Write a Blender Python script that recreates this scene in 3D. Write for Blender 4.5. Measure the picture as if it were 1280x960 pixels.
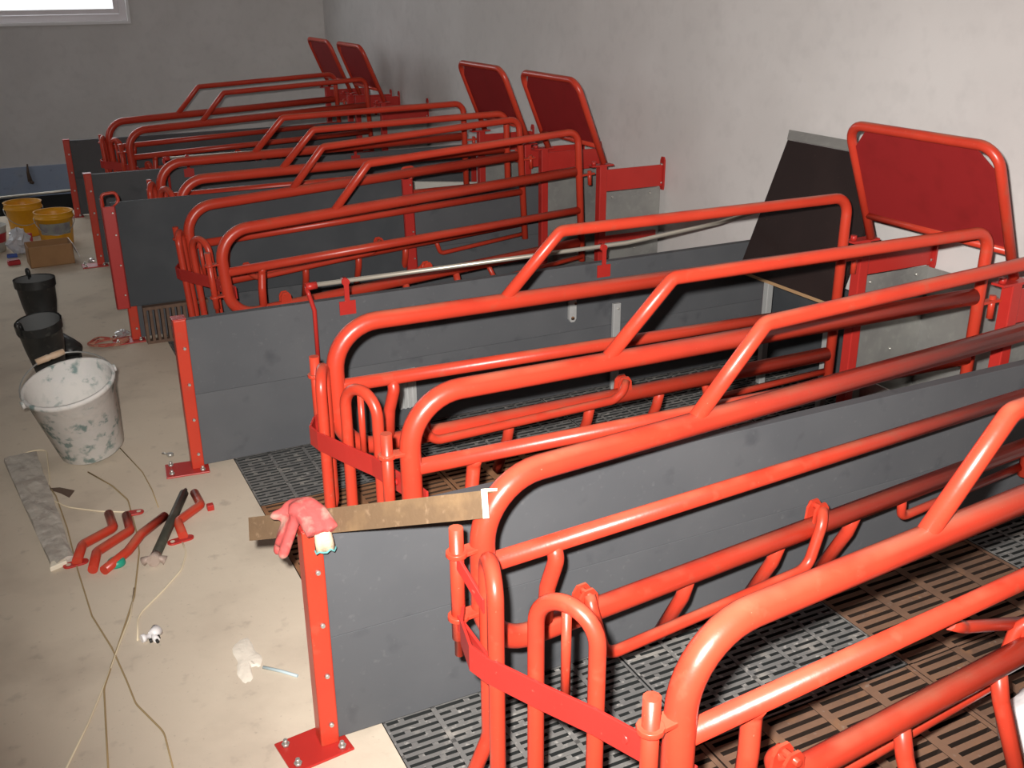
import bpy, math, random
from mathutils import Vector, Matrix
random.seed(7)
for o in list(bpy.data.objects): bpy.data.objects.remove(o)
S = bpy.context.scene
COL = S.collection
# ------------------------------------------------------------------ camera
F, PITCH, ROLL, YAW = 1277.4, .376, -.007, .458
CAM = Vector((-.4477, -1.8458, 1.5906))
fwd = Vector((math.sin(YAW)*math.cos(PITCH), math.cos(YAW)*math.cos(PITCH), -math.sin(PITCH)))
rt0 = Vector((math.cos(YAW), -math.sin(YAW), 0)); up0 = rt0.cross(fwd)
RT = rt0*math.cos(ROLL)+up0*math.sin(ROLL); UP = -rt0*math.sin(ROLL)+up0*math.cos(ROLL)
cd = bpy.data.cameras.new('camera'); cam = bpy.data.objects.new('camera', cd); COL.objects.link(cam)
cd.sensor_width = 36; cd.lens = F/1280*36; cd.clip_start = .05
M = Matrix.Identity(4)
for i in range(3):
    M[i][0] = RT[i]; M[i][1] = UP[i]; M[i][2] = -fwd[i]; M[i][3] = CAM[i]
cam.matrix_world = M
S.camera = cam
def ray(px, py): return fwd + RT*((px-640)/F) - UP*((py-480)/F)
def atZ(px, py, z=0.0):
    v = ray(px, py); return CAM + v*((z-CAM.z)/v.z)
def atY(px, py, y):
    v = ray(px, py); return CAM + v*((y-CAM.y)/v.y)
# ------------------------------------------------------------------ world, lights, exposure
WORLD = bpy.data.worlds.new('overcast_sky'); S.world = WORLD; WORLD.use_nodes = True
bg = WORLD.node_tree.nodes['Background']; bg.inputs[0].default_value = (.93, .97, 1, 1); bg.inputs[1].default_value = 1.3
S.view_settings.view_transform = 'Standard'; S.view_settings.look = 'None'
S.view_settings.exposure = 0.0; S.view_settings.gamma = 1; S.view_settings.use_curve_mapping = False
def light(name, kind, loc, energy, color, **k):
    l = bpy.data.lights.new(name, kind); l.energy = energy; l.color = color
    for a, b in k.items(): setattr(l, a, b)
    o = bpy.data.objects.new(name, l); COL.objects.link(o); o.location = loc; return o
# the camera's own flash: small lamp just up and left of the lens, pointing where the camera points
fl = light('camera_flash', 'SPOT', CAM + UP*.055 - RT*.05 - fwd*.0, 800, (1, .95, .90), spot_size=math.radians(88), spot_blend=1.0, shadow_soft_size=.018)
fl.rotation_euler = (fwd+UP*.03+RT*.14).to_track_quat('-Z', 'Y').to_euler()
# fill through an added, unseen long-wall window; daylight through the end window
FILL_WINS = [(4.6, 6.9, 1.0)]
for i, (y0, y1, s) in enumerate(FILL_WINS):
    a = light('added_window_fill', 'AREA', (-3.02, (y0+y1)/2, 1.95), 3*s, (.93, .97, 1), shape='RECTANGLE', size=1.3, size_y=y1-y0)
    a.rotation_euler = Vector((1, 0, -.12)).to_track_quat('-Z', 'Y').to_euler()
a = light('daylight_end_window', 'AREA', (-.62, 8.2, 1.95), 30, (.93, .97, 1), shape='RECTANGLE', size=2.5, size_y=1.2)
a.rotation_euler = Vector((0, -1, -.15)).to_track_quat('-Z', 'Y').to_euler()

# ------------------------------------------------------------------ mesh helpers
class MB:
    def __init__(s): s.v = []; s.f = []; s.sm = []
    def face(s, idx, smooth=False): s.f.append(tuple(idx)); s.sm.append(smooth)
    def hexa(s, p, skip=()):
        b = len(s.v); s.v += [tuple(q) for q in p]
        for k, q in enumerate(((3,2,1,0),(4,5,6,7),(0,1,5,4),(1,2,6,5),(2,3,7,6),(3,0,4,7))):
            if k not in skip: s.face([b+i for i in q])
        return s
    def box(s, x0, x1, y0, y1, z0, z1, skip=()):
        return s.hexa([(x0,y0,z0),(x1,y0,z0),(x1,y1,z0),(x0,y1,z0),(x0,y0,z1),(x1,y0,z1),(x1,y1,z1),(x0,y1,z1)], skip)
    def rings(s, rings, closed=True, caps=(True, True), smooth=True):
        n = len(rings[0]); b = len(s.v)
        for r in rings: s.v += [tuple(q) for q in r]
        for i in range(len(rings)-1):
            for j in range(n if closed else n-1):
                k = (j+1) % n
                s.face((b+i*n+j, b+i*n+k, b+(i+1)*n+k, b+(i+1)*n+j), smooth)
        if caps[0]: s.face([b+j for j in reversed(range(n))])
        if caps[1]: s.face([b+(len(rings)-1)*n+j for j in range(n)])
        return s
    def tube(s, pts, r, fil=0, n=12, fseg=6, flat=(0, 0), caps=True, radii=None):
        pts = [Vector(p) for p in pts]
        if fil:
            fl_ = fil if isinstance(fil, (list, tuple)) else [fil]*(len(pts)-2)
            out = [pts[0]]
            for i in range(1, len(pts)-1):
                a, c, e = pts[i-1], pts[i], pts[i+1]; rad = fl_[i-1]
                d1 = (a-c); d2 = (e-c); l1, l2 = d1.length, d2.length; d1.normalize(); d2.normalize()
                ang = d1.angle(d2)
                if rad <= 0 or ang > 3.1: out.append(c); continue
                t = min(rad/math.tan(ang/2), l1*.49, l2*.49); rr = t*math.tan(ang/2)
                ctr = c + (d1+d2).normalized()*(rr/math.sin(ang/2)); p0 = c+d1*t-ctr; p1 = c+d2*t-ctr; th = p0.angle(p1)
                for k in range(fseg+1):
                    u = k/fseg
                    out.append(ctr+(p0*math.sin((1-u)*th)+p1*math.sin(u*th))/math.sin(th))
            out.append(pts[-1]); pts = out
        N = len(pts); T = []
        for i in range(N):
            d = (pts[min(i+1, N-1)]-pts[max(i-1, 0)]); T.append(d.normalized())
        nrm = T[0].orthogonal().normalized()
        if abs(T[0].z) < .95: nrm = (Vector((0,0,1))-T[0]*T[0].z).normalized()
        R = []
        for i in range(N):
            nrm = (nrm - T[i]*nrm.dot(T[i])).normalized(); bi = T[i].cross(nrm)
            ri = radii[i] if radii else r
            R.append([pts[i]+nrm*(math.cos(2*math.pi*j/n)*ri)+bi*(math.sin(2*math.pi*j/n)*ri) for j in range(n)])
        return s.rings(R, caps=(caps, caps))
    def cyl(s, a, b, r, n=12, r2=None):
        return s.tube([a, b], r, n=n, radii=[r, r if r2 is None else r2])
    def lathe(s, prof, n=24, caps=(False, False), loc=(0, 0, 0)):
        return s.rings([[(loc[0]+r*math.cos(2*math.pi*j/n), loc[1]+r*math.sin(2*math.pi*j/n), loc[2]+z) for j in range(n)] for r, z in prof], caps=caps)
    def plate(s, outline, axis, a, b):          # extrude a 2-D outline along an axis
        def P(u, w, t): return {'x': (t, u, w), 'y': (u, t, w), 'z': (u, w, t)}[axis]
        return s.rings([[P(u, w, a) for u, w in outline], [P(u, w, b) for u, w in outline]], smooth=False)
    def mesh(s, name):
        me = bpy.data.meshes.new(name); me.from_pydata(s.v, [], s.f); me.polygons.foreach_set('use_smooth', s.sm); me.update(); return me
def link(name, me, mat, parent=None, bevel=0):
    o = bpy.data.objects.new(name, me); COL.objects.link(o)
    if mat and not me.materials: me.materials.append(mat)
    if parent: o.parent = parent
    if bevel:
        m = o.modifiers.new('bevel', 'BEVEL'); m.width = bevel; m.segments = 2; m.limit_method = 'ANGLE'; m.angle_limit = .6
    return o
def part(name, mb, mat, parent=None, bevel=0, label=None):
    o = link(name, mb.mesh(name), mat, parent, bevel)
    if label: o['label'] = label
    return o
def tag(o, label, cat, group=None):
    o['label'] = label; o['category'] = cat
    if group: o['group'] = group
    return o
def empty(name, loc=(0, 0, 0), rz=0):
    o = bpy.data.objects.new(name, None); COL.objects.link(o); o.empty_display_size = .1
    o.location = loc; o.rotation_euler = (0, 0, rz); return o
def structure(o): o['kind'] = 'structure'; return o
def kids(o): return [c for c in bpy.data.objects if c.parent == o]
def copy_tree(o, parent=None):
    c = o.copy(); COL.objects.link(c); c.parent = parent
    for ch in kids(o): copy_tree(ch, c)
    return c

# ------------------------------------------------------------------ materials
def mat(name, base, rough=.5, metal=0, noise=None, bump=None, flank_shade=None, dust=None, spec=.5, coat=0):
    """noise: list of (scale, lo, hi, colour, strength[, detail]) layers mixed over the base colour"""
    m = bpy.data.materials.new(name); m.use_nodes = True; nt = m.node_tree; N = nt.nodes; L = nt.links
    b = N['Principled BSDF']; b.inputs['Roughness'].default_value = rough; b.inputs['Metallic'].default_value = metal
    b.inputs['Specular IOR Level'].default_value = spec; b.inputs['Coat Weight'].default_value = coat
    b.inputs['Base Color'].default_value = (*base, 1)
    tc = N.new('ShaderNodeTexCoord'); prev = None
    oi = N.new('ShaderNodeObjectInfo'); ad = N.new('ShaderNodeVectorMath'); ad.operation = 'ADD'
    mu = N.new('ShaderNodeVectorMath'); mu.operation = 'SCALE'; mu.inputs['Scale'].default_value = 17.0
    cx = N.new('ShaderNodeCombineXYZ')
    for i in range(3): L.new(oi.outputs['Random'], cx.inputs[i])
    L.new(cx.outputs[0], mu.inputs[0]); L.new(tc.outputs['Object'], ad.inputs[0]); L.new(mu.outputs[0], ad.inputs[1])
    for lay in (noise or []):
        sc, lo, hi, colr, st = lay[:5]
        n = N.new('ShaderNodeTexNoise'); n.inputs['Scale'].default_value = sc; n.inputs['Detail'].default_value = lay[5] if len(lay) > 5 else 5
        L.new(ad.outputs[0], n.inputs['Vector'])
        r = N.new('ShaderNodeMapRange'); r.inputs[1].default_value = lo; r.inputs[2].default_value = hi; r.inputs[4].default_value = st
        L.new(n.outputs['Fac'], r.inputs[0])
        mx = N.new('ShaderNodeMix'); mx.data_type = 'RGBA'; mx.inputs['B'].default_value = (*colr, 1)
        if prev is None: mx.inputs['A'].default_value = (*base, 1)
        else: L.new(prev, mx.inputs['A'])
        L.new(r.outputs[0], mx.inputs['Factor']); prev = mx.outputs['Result']
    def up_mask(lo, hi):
        g = N.new('ShaderNodeNewGeometry'); sx = N.new('ShaderNodeSeparateXYZ'); L.new(g.outputs['True Normal' if flank_shade else 'Normal'], sx.inputs[0])
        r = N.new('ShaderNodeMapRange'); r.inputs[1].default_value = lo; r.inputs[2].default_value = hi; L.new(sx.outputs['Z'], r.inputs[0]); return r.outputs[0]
    if flank_shade is not None:                       # slot shade painted dark into the side faces, which are also dust-free
        mx = N.new('ShaderNodeMix'); mx.data_type = 'RGBA'; mx.inputs['A'].default_value = (*flank_shade, 1)
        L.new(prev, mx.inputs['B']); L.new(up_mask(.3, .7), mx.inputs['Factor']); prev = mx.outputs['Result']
    if dust is not None:                        # dust lying on upward faces
        n = N.new('ShaderNodeTexNoise'); n.inputs['Scale'].default_value = 9; L.new(ad.outputs[0], n.inputs['Vector'])
        r = N.new('ShaderNodeMapRange'); r.inputs[1].default_value = .35; r.inputs[2].default_value = .65; r.inputs[4].default_value = dust[3]; L.new(n.outputs['Fac'], r.inputs[0])
        m2 = N.new('ShaderNodeMath'); m2.operation = 'MULTIPLY'; L.new(r.outputs[0], m2.inputs[0]); L.new(up_mask(.55, 1.0), m2.inputs[1])
        mx = N.new('ShaderNodeMix'); mx.data_type = 'RGBA'; mx.inputs['B'].default_value = (*dust[:3], 1); L.new(prev, mx.inputs['A']); L.new(m2.outputs[0], mx.inputs['Factor']); prev = mx.outputs['Result']
    if prev is not None: L.new(prev, b.inputs['Base Color'])
    if bump:
        n = N.new('ShaderNodeTexNoise'); n.inputs['Scale'].default_value = bump[0]; n.inputs['Detail'].default_value = 4
        L.new(ad.outputs[0], n.inputs['Vector'])
        bp = N.new('ShaderNodeBump'); bp.inputs['Strength'].default_value = bump[1]; bp.inputs['Distance'].default_value = bump[2] if len(bump) > 2 else .01
        L.new(n.outputs['Fac'], bp.inputs['Height']); L.new(bp.outputs[0], b.inputs['Normal'])
    return m
RED = mat('red_paint', (.50, .044, .021), .34, noise=[(7, .45, .75, (.40, .03, .017), .6), (26, .60, .72, (.36, .075, .042), .45), (150, .72, .78, (.70, .30, .20), .5)], bump=(60, .08, .004), dust=(.38, .17, .10, .5), spec=.45)
REDF = mat('red_paint_flat', (.43, .026, .02), .38, noise=[(9, .45, .75, (.36, .022, .017), .6), (70, .70, .78, (.62, .25, .18), .5)], spec=.4)
DARKRED = mat('dark_red_sheet', (.25, .017, .018), .5, noise=[(12, .5, .75, (.20, .014, .014), .7)], spec=.2)
PVC = mat('grey_pvc_board', (.085, .089, .096), .6, noise=[(3.5, .42, .75, (.115, .118, .124), .6), (60, .64, .8, (.2, .2, .2), .22), (9, .62, .75, (.045, .048, .055), .5)], bump=(40, .05, .003), spec=.15)
PVCL = mat('grey_pvc_loose_board', (.055, .060, .066), .6, noise=[(5, .45, .7, (.08, .085, .09), .6)], spec=.15)
CONC = mat('trowelled_concrete', (.60, .52, .415), .85, noise=[(1.1, .4, .66, (.68, .595, .475), .8), (4.5, .50, .72, (.46, .39, .31), .6), (18, .62, .75, (.34, .29, .24), .4), (90, .66, .76, (.27, .23, .19), .4)], bump=(25, .15, .006), spec=.2)
WALL = mat('plastered_wall', (.60, .575, .56), .9, noise=[(2.2, .42, .68, (.66, .635, .62), .8), (14, .5, .75, (.52, .50, .49), .4)], bump=(70, .12, .004), spec=.15)
CEIL = mat('ceiling_paint', (.62, .61, .6), .95)
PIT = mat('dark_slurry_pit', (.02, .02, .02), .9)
BLUE = mat('faded_blue_paint', (.30, .36, .48), .75, noise=[(6, .45, .7, (.36, .38, .42), .7), (22, .6, .75, (.16, .19, .24), .5)])
GALV = mat('galvanised_sheet', (.36, .36, .34), .5, metal=.55, noise=[(8, .4, .7, (.25, .25, .245), .7), (40, .55, .75, (.46, .46, .43), .4)])
ALU = mat('bright_aluminium', (.62, .63, .62), .4, metal=.5, noise=[(20, .5, .75, (.48, .48, .47), .5)])
STEEL = mat('bare_steel_rod', (.58, .54, .46), .35, metal=.6)
BOLT = mat('zinc_bolt', (.55, .54, .5), .35, metal=.7)
SLAT = mat('dark_plastic_slat', (.15, .148, .145), .6, noise=[(5, .42, .68, (.20, .195, .185), .75), (16, .54, .70, (.34, .32, .29), .7), (60, .60, .72, (.5, .48, .45), .6)], flank_shade=(.022, .024, .024), spec=.2)
IRON = mat('rusty_cast_iron', (.20, .115, .075), .8, noise=[(6, .42, .68, (.10, .06, .042), .8), (17, .56, .72, (.26, .135, .07), .6), (60, .64, .74, (.30, .25, .21), .4)], flank_shade=(.025, .016, .012), bump=(60, .2, .004), spec=.2)
IRONR = mat('orange_rusted_iron', (.30, .15, .075), .8, noise=[(9, .42, .68, (.19, .09, .05), .8), (40, .6, .74, (.38, .25, .15), .5)], flank_shade=(.04, .022, .013), bump=(60, .2, .004), spec=.2)
GRATEV = mat('brown_rusted_grate', (.115, .07, .048), .85, noise=[(25, .45, .7, (.17, .10, .065), .7)])
RUBBER = mat('black_rubber', (.018, .019, .019), .42, noise=[(12, .5, .75, (.05, .05, .048), .6), (40, .6, .72, (.12, .115, .1), .35)])
RUBIN = mat('boot_lining_cloth', (.12, .125, .125), .9)
BUCKET = mat('plaster_caked_bucket', (.64, .63, .60), .75, noise=[(22, .50, .60, (.16, .25, .24), .9), (45, .47, .56, (.66, .64, .62), .85), (7, .50, .62, (.70, .67, .63), .85)], bump=(35, .3, .006))
WIRE = mat('wire_handle', (.4, .4, .38), .4, metal=.6)
WOOD = mat('pale_wooden_grip', (.60, .42, .28), .6, noise=[(30, .5, .7, (.7, .6, .48), .6)])
YEL = mat('yellow_plastic', (.72, .34, .012), .4, noise=[(14, .52, .72, (.55, .22, .01), .6)])
LABEL = mat('bucket_paper_label', (.26, .27, .24), .7, noise=[(20, .45, .65, (.16, .13, .17), .7)])
CARD = mat('brown_cardboard', (.34, .19, .085), .85, noise=[(12, .45, .7, (.27, .15, .07), .6)])
POLY = mat('clear_plastic_film', (.55, .56, .60), .2, noise=[(14, .5, .65, (.75, .75, .78), .8)], spec=.8)
WHITE = mat('white_plastic', (.80, .78, .78), .5)
WHITEB = mat('white_foam_board', (.56, .55, .50), .8, noise=[(8, .5, .7, (.46, .45, .41), .6)])
SACK = mat('white_woven_sack', (.95, .94, .95), .8, bump=(30, .2, .01))
BROWN = mat('dark_brown_film_plywood', (.022, .014, .013), .6, spec=.15, noise=[(5, .45, .7, (.032, .02, .018), .6), (60, .7, .78, (.14, .08, .05), .5)])
PLYEDGE = mat('ply_edge', (.36, .22, .11), .8)
ANGLE = mat('rusty_angle_iron', (.13, .08, .042), .7, noise=[(14, .45, .62, (.20, .125, .062), .8), (7, .55, .7, (.10, .06, .035), .7), (60, .6, .75, (.30, .2, .12), .5)], bump=(80, .3, .003))
CUT = mat('pale_dried_putty', (.80, .74, .60), .9, bump=(60, .4, .006))
GLOVE = mat('red_rubber_glove', (.40, .06, .055), .85, noise=[(26, .46, .62, (.36, .22, .175), .85), (60, .55, .7, (.46, .10, .085), .5)], bump=(90, .3, .004))
CUFF = mat('cream_cotton_cuff', (.58, .46, .32), .95, bump=(200, .3, .003))
TEAL = mat('teal_hem_stitching', (.10, .30, .30), .8)
GREEN = mat('green_plastic', (.02, .30, .20), .4)
TOOL = mat('dark_oiled_steel', (.055, .055, .042), .45, metal=.3, noise=[(20, .5, .7, (.11, .10, .075), .7)])
TOOLEND = mat('pale_worn_steel', (.42, .33, .28), .6, metal=.2, noise=[(40, .5, .7, (.2, .13, .1), .7)])
STRW = mat('cream_string', (.74, .64, .46), .9)
STRT = mat('tan_string', (.36, .26, .13), .9)
PLANK = mat('plaster_crusted_board', (.50, .46, .40), .9, noise=[(16, .46, .62, (.34, .30, .26), .8), (40, .55, .7, (.62, .58, .52), .7)], bump=(30, .5, .01))
PLAST = mat('spilled_white_plaster', (.76, .70, .60), .95, bump=(60, .3, .005))
STICK = mat('pale_blue_plastic_strip', (.42, .52, .55), .5)
LEAF = mat('dry_brown_scrap', (.10, .065, .045), .8)
ROPE = mat('frayed_red_rope', (.38, .07, .05), .9, noise=[(40, .45, .65, (.45, .3, .2), .8)])
REDPL = mat('red_plastic_scrap', (.42, .02, .03), .4)
BLUEPL = mat('blue_plastic_scrap', (.03, .08, .35), .4)
FOIL = mat('crumpled_foil', (.8, .8, .8), .25, metal=.8, bump=(40, .6, .01))
FRAME = mat('white_window_frame', (.66, .61, .62), .4)
def glass():
    m = bpy.data.materials.new('window_glass'); m.use_nodes = True; nt = m.node_tree; N = nt.nodes; L = nt.links
    for n in list(N): N.remove(n)
    o = N.new('ShaderNodeOutputMaterial'); t = N.new('ShaderNodeBsdfTransparent'); g = N.new('ShaderNodeBsdfGlossy'); g.inputs['Roughness'].default_value = .05
    x = N.new('ShaderNodeMixShader'); x.inputs[0].default_value = .06
    L.new(t.outputs[0], x.inputs[1]); L.new(g.outputs[0], x.inputs[2]); L.new(x.outputs[0], o.inputs[0]); return m
GLASS = glass()

# ------------------------------------------------------------------ the setting
W = 1.562; XW = 2.52; YB = 8.15; XL = -3.1; YF = -7.5; HC = 3.0; XE = .12; YE = 6.5
mb = MB(); mb.box(XL, XE, YF, YE, -.35, 0); structure(part('floor', mb, CONC))
mb = MB(); mb.box(XL, XW, YF, YB, -.75, -.7); structure(part('floor_pit', mb, PIT))
mb = MB(); mb.box(XW, XW+.2, YF, YB+.2, -.75, HC); structure(part('wall_right', mb, WALL))
mb = MB(); mb.box(XL-.2, XW+.2, YF-.2, YF, -.75, HC); structure(part('wall_front', mb, WALL))
mb = MB(); mb.box(XL-.2, XW+.2, YF-.2, YB+.2, HC, HC+.15); structure(part('ceiling', mb, CEIL))
wx0, wx1, wz0, wz1 = -1.95, .76, 1.28, 2.62
mb = MB(); mb.box(XL-.2, wx0, YB, YB+.2, -.75, HC); mb.box(wx1, XW, YB, YB+.2, -.75, HC)
mb.box(wx0, wx1, YB, YB+.2, -.75, wz0); mb.box(wx0, wx1, YB, YB+.2, wz1, HC); structure(part('wall_back', mb, WALL))
mb = MB(); ys = [YF] + [v for w in FILL_WINS for v in w[:2]] + [YB]
for i in range(0, len(ys), 2): mb.box(XL-.2, XL, ys[i], ys[i+1], -.75, HC)
for y0, y1, _ in FILL_WINS: mb.box(XL-.2, XL, y0, y1, -.75, 1.3); mb.box(XL-.2, XL, y0, y1, 2.6, HC)
structure(part('wall_left', mb, WALL))
def window(name, u0, u1, z0, z1, on):       # on = 'y' : in the back wall, 'x' : in the left wall
    root = structure(empty(name, ((u0+u1)/2, YB, z0) if on == 'y' else (XL, (u0+u1)/2, z0)))
    def bx(b, a0, a1, c0, c1, d0, d1):
        r = root.location
        if on == 'y': b.box(a0-r.x, a1-r.x, d0, d1, c0-r.z, c1-r.z)
        else: b.box(-d1, -d0, a0-r.y, a1-r.y, c0-r.z, c1-r.z)
        return b
    def ring(b, m0, m1, d0, d1):
        bx(b, u0+m0, u1-m0, z0+m0, z0+m1, d0, d1); bx(b, u0+m0, u1-m0, z1-m1, z1-m0, d0, d1)
        bx(b, u0+m0, u0+m1, z0+m1, z1-m1, d0, d1); bx(b, u1-m1, u1-m0, z0+m1, z1-m1, d0, d1); return b
    part('window_trim', ring(MB(), -.018, .006, -.012, .02), WHITE, root)
    part('window_frame', ring(MB(), .004, .062, .03, .09), FRAME, root)
    part('window_sash', ring(MB(), .064, .105, .05, .085), FRAME, root)
    mid = (u0+u1)/2
    b = MB(); bx(b, mid-.03, mid+.03, z0+.1, z1-.1, .045, .09); part('window_mullion', b, FRAME, root)
    for a0, a1 in ((u0+.1, mid-.03), (mid+.03, u1-.1)):
        b = MB(); bx(b, a0, a1, z0+.1, z1-.1, .066, .07); part('pane', b, GLASS, root)
window('window_1', wx0, wx1, wz0, wz1, 'y')
for i, (y0, y1, _) in enumerate(FILL_WINS): window('window_%d' % (i+2), y0, y1, 1.3, 2.6, 'x')  # unseen left-wall window, added to let in fill light
# blue painted foot of the end wall, above the open channel
mb = MB(); mb.box(XL, XW, YB-.025, YB+.01, -.16, .10); structure(part('baseboard_back', mb, BLUE))

mb = MB(); mb.box(XL, XW, YB-.02, YB+.005, -.72, -.161); structure(part('dark_sheet_1', mb, PIT))  # dark sheet over the end wall below the blue base
# slatted pen floor: beams with grate tiles laid on them
TX = [(.12, .74), (.74, 1.365), (1.365, 1.99), (1.99, 2.505)]
TYW = W/4
mb = MB()
for k in range(-4, 21):
    mb.box(XE, XW, k*TYW-.02, k*TYW+.02, -.2, -.017)
pit_beams = structure(part('floor_slatted', mb, PIT))
def slat_mesh(L, Wd):
    b = MB(); g = .002; nr = 18; p = (Wd-2*g)/nr; bar = .0118; t = -.012
    for i in range(nr+1):
        y = g+i*p; b.box(g, L-g, max(g, y-bar/2), min(Wd-g, y+bar/2), t, 0 if i % 6 else .0012, (0,))
    nc = round(L/.124); cw = (L-2*g)/nc
    for c in range(nc+1):
        x = g+c*cw; b.box(max(g, x-.006), min(L-g, x+.006), g, Wd-g, t, .0012, (0,))
    for i in range(nr):
        for c in range(nc):
            x = g+(c+(.34 if (i+c) % 2 else .68))*cw
            b.box(x-.007, x+.007, g+i*p+bar/2-.001, g+(i+1)*p-bar/2+.001, t, -.0006, (0, 3, 5))
    return b.mesh('plastic_grate')
def iron_mesh(L, Wd):
    b = MB(); g = .002; nr = 13; p = (Wd-2*g)/nr; bar = .0175; t = -.016
    for i in range(nr+1):
        y = g+i*p; b.box(g, L-g, max(g, y-bar/2), min(Wd-g, y+bar/2), t, 0, (0,))
    nc = 4; cw = (L-2*g)/nc
    for c in range(nc+1):
        x = g+c*cw; b.box(max(g, x-.013), min(L-g, x+.013), g, Wd-g, t, .0015, (0,))
    return b.mesh('iron_grate')
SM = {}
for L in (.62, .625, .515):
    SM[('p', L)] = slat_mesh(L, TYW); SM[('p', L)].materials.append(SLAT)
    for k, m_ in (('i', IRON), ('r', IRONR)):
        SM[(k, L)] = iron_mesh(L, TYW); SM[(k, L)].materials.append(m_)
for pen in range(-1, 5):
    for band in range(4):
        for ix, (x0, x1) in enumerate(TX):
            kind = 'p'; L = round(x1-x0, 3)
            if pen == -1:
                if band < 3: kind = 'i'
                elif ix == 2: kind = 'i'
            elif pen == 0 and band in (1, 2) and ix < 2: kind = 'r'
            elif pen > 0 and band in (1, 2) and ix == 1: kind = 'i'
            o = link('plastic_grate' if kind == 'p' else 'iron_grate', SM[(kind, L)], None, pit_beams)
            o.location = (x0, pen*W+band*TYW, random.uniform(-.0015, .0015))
# pale pipe across the dark channel at the end of the aisle
mb = MB(); mb.tube([(-.95, 7.35, -.02), (.0, 7.35, .0), (.35, 7.4, .0)], .011)
tag(part('water_pipe', mb, STEEL), 'thin pale pipe running across the dark channel below the blue wall base', 'pipe')
mb = MB(); mb.tube([atY(34, 205, YB-.04), atY(35, 216, YB-.05), atY(38, 227, YB-.06)], .014, n=8, radii=[.006, .012, .02])
mb.tube([atY(38, 227, YB-.06), atY(42, 229, YB-.07)], .02, n=8, radii=[.02, .012])
tag(part('cable_stub', mb, LEAF), 'short dark stub hanging in front of the blue wall base', 'cable')

# ------------------------------------------------------------------ partition panels
def screw(b, x, y, z, d=-1, r=.0065):
    b.tube([(x, y, z), (x, y+d*.006, z)], r, n=8, radii=[r, r*.7])
def partition(label, rod=False, cap=True, h=.55, plate_rot=0):
    root = empty('partition_panel'); tag(root, label, 'panel', 'grey pen partitions')
    for z0, z1 in ((.012, .2772), (.2778, h-.005)):
        b = MB(); b.box(.0, 2.49, -.016, .016, z0, z1); part('board', b, PVC, root, .0012)
    b = MB(); b.box(-.028, .014, -.024, .024, .004, h); p = part('post', b, RED, root, .004)
    for z in (.06, .19, .32, .45):
        s = MB(); screw(s, -.002, -.024, z); part('screw', s, BOLT, p)
    b = MB(); b.box(-.03, .016, -.026, .026, h, h+.004); part('post_cap', b, REDF, root, .0015)
    b = MB(); b.box(-.115, .03, -.062, .05, 0, .006); f = part('base_plate', b, REDF, root, .002)
    f.rotation_euler = (0, 0, plate_rot)
    for x, y in ((-.095, .03), (-.095, -.042), (.008, -.045)):
        s = MB(); s.cyl((x, y, .006), (x, y, .013), .009, n=6); s.cyl((x, y, .013), (x, y, .022), .005, n=8); part('anchor_bolt', s, BOLT, f)
    b = MB(); b.box(2.46, 2.5, -.022, .022, .05, .5); part('wall_bracket', b, REDF, root, .003)
    if rod:
        b = MB(); b.tube([(.46, 0, .603), (1.75, 0, .606), (2.2, .0, .64), (2.42, .01, .668), (2.5, .02, .672)], .0085, fil=.4)
        part('rod', b, STEEL, root, label='bare steel rod along the top edge')
        for x in (.572, 1.635):
            b = MB(); b.box(x-.03, x+.03, -.021, -.0165, .485, .535); b.box(x-.009, x+.009, -.021, -.0165, .535, .60)
            b.tube([(x, -.02, .603), (x, .012, .603)], .014, n=10); part('rod_bracket', b, REDF, root, label='red rod bracket')
        b = MB(); b.tube([(.47, 0, .602), (.43, -.004, .598), (.432, -.028, .585), (.448, -.03, .52), (.447, -.03, .29)], .008, fil=.014, n=8)
        b.tube([(.47, 0, .602), (.43, -.002, .600)], .014, n=10)
        part('latch_rod', b, REDF, root, label='thin red drop rod')
    return root
PA = partition('grey board partition with a red glove draped on its post', plate_rot=.12)
PB = partition('grey board partition with long steel rod, its bolted red post beside the white bucket', rod=True, plate_rot=-.1); PB.location.y = W
PC = partition('grey board partition standing behind the loose board with ring handles'); PC.location.y = 2*W
PD = partition('grey board partition with steel rod behind the loose ring-handled board', rod=True); PD.location.y = 3*W
PE = partition('grey board partition closest to the end wall with the window'); PE.location.y = 4*W

# loose partition board leaning upright in the third pen, raised on an upright grate
def loose_board():
    root = empty('ring_handled_partition', (0, 3.055, .185)); root.rotation_euler = (math.radians(-3), 0, 0)
    tag(root, 'loose grey board with red end channels and ring handles, resting on an upright rusty grate', 'panel')
    L, h = 1.36, .485
    b = MB(); b.box(-.04, L, -.012, .012, 0, h); part('board', b, PVCL, root, .002)
    for x, flip in ((-.075, 1), (L, -1)):
        b = MB(); b.box(x-.005, x+.055, -.019, -.012, -.005, h-.015); b.box(x-.005, x+.003, -.019, .016, -.005, h+.02)
        b.box(x+.047, x+.055, -.019, .016, -.005, h-.015)
        c = part('end_channel', b, REDF, root, .002)
        for z in (.06, .2, .34, .44):
            s = MB(); screw(s, x+.04, -.019, z, r=.005); part('screw', s, BOLT, c)
        b = MB(); b.tube([(x+.004, -.006, h-.04), (x+.004, -.006, h+.04), (x+.065, -.006, h+.045), (x+.075, -.006, h+.005), (x+.03, -.006, h-.03)], .0075, fil=.018, n=8)
        part('ring_handle', b, RED, root)
    return root
loose_board()
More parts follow.
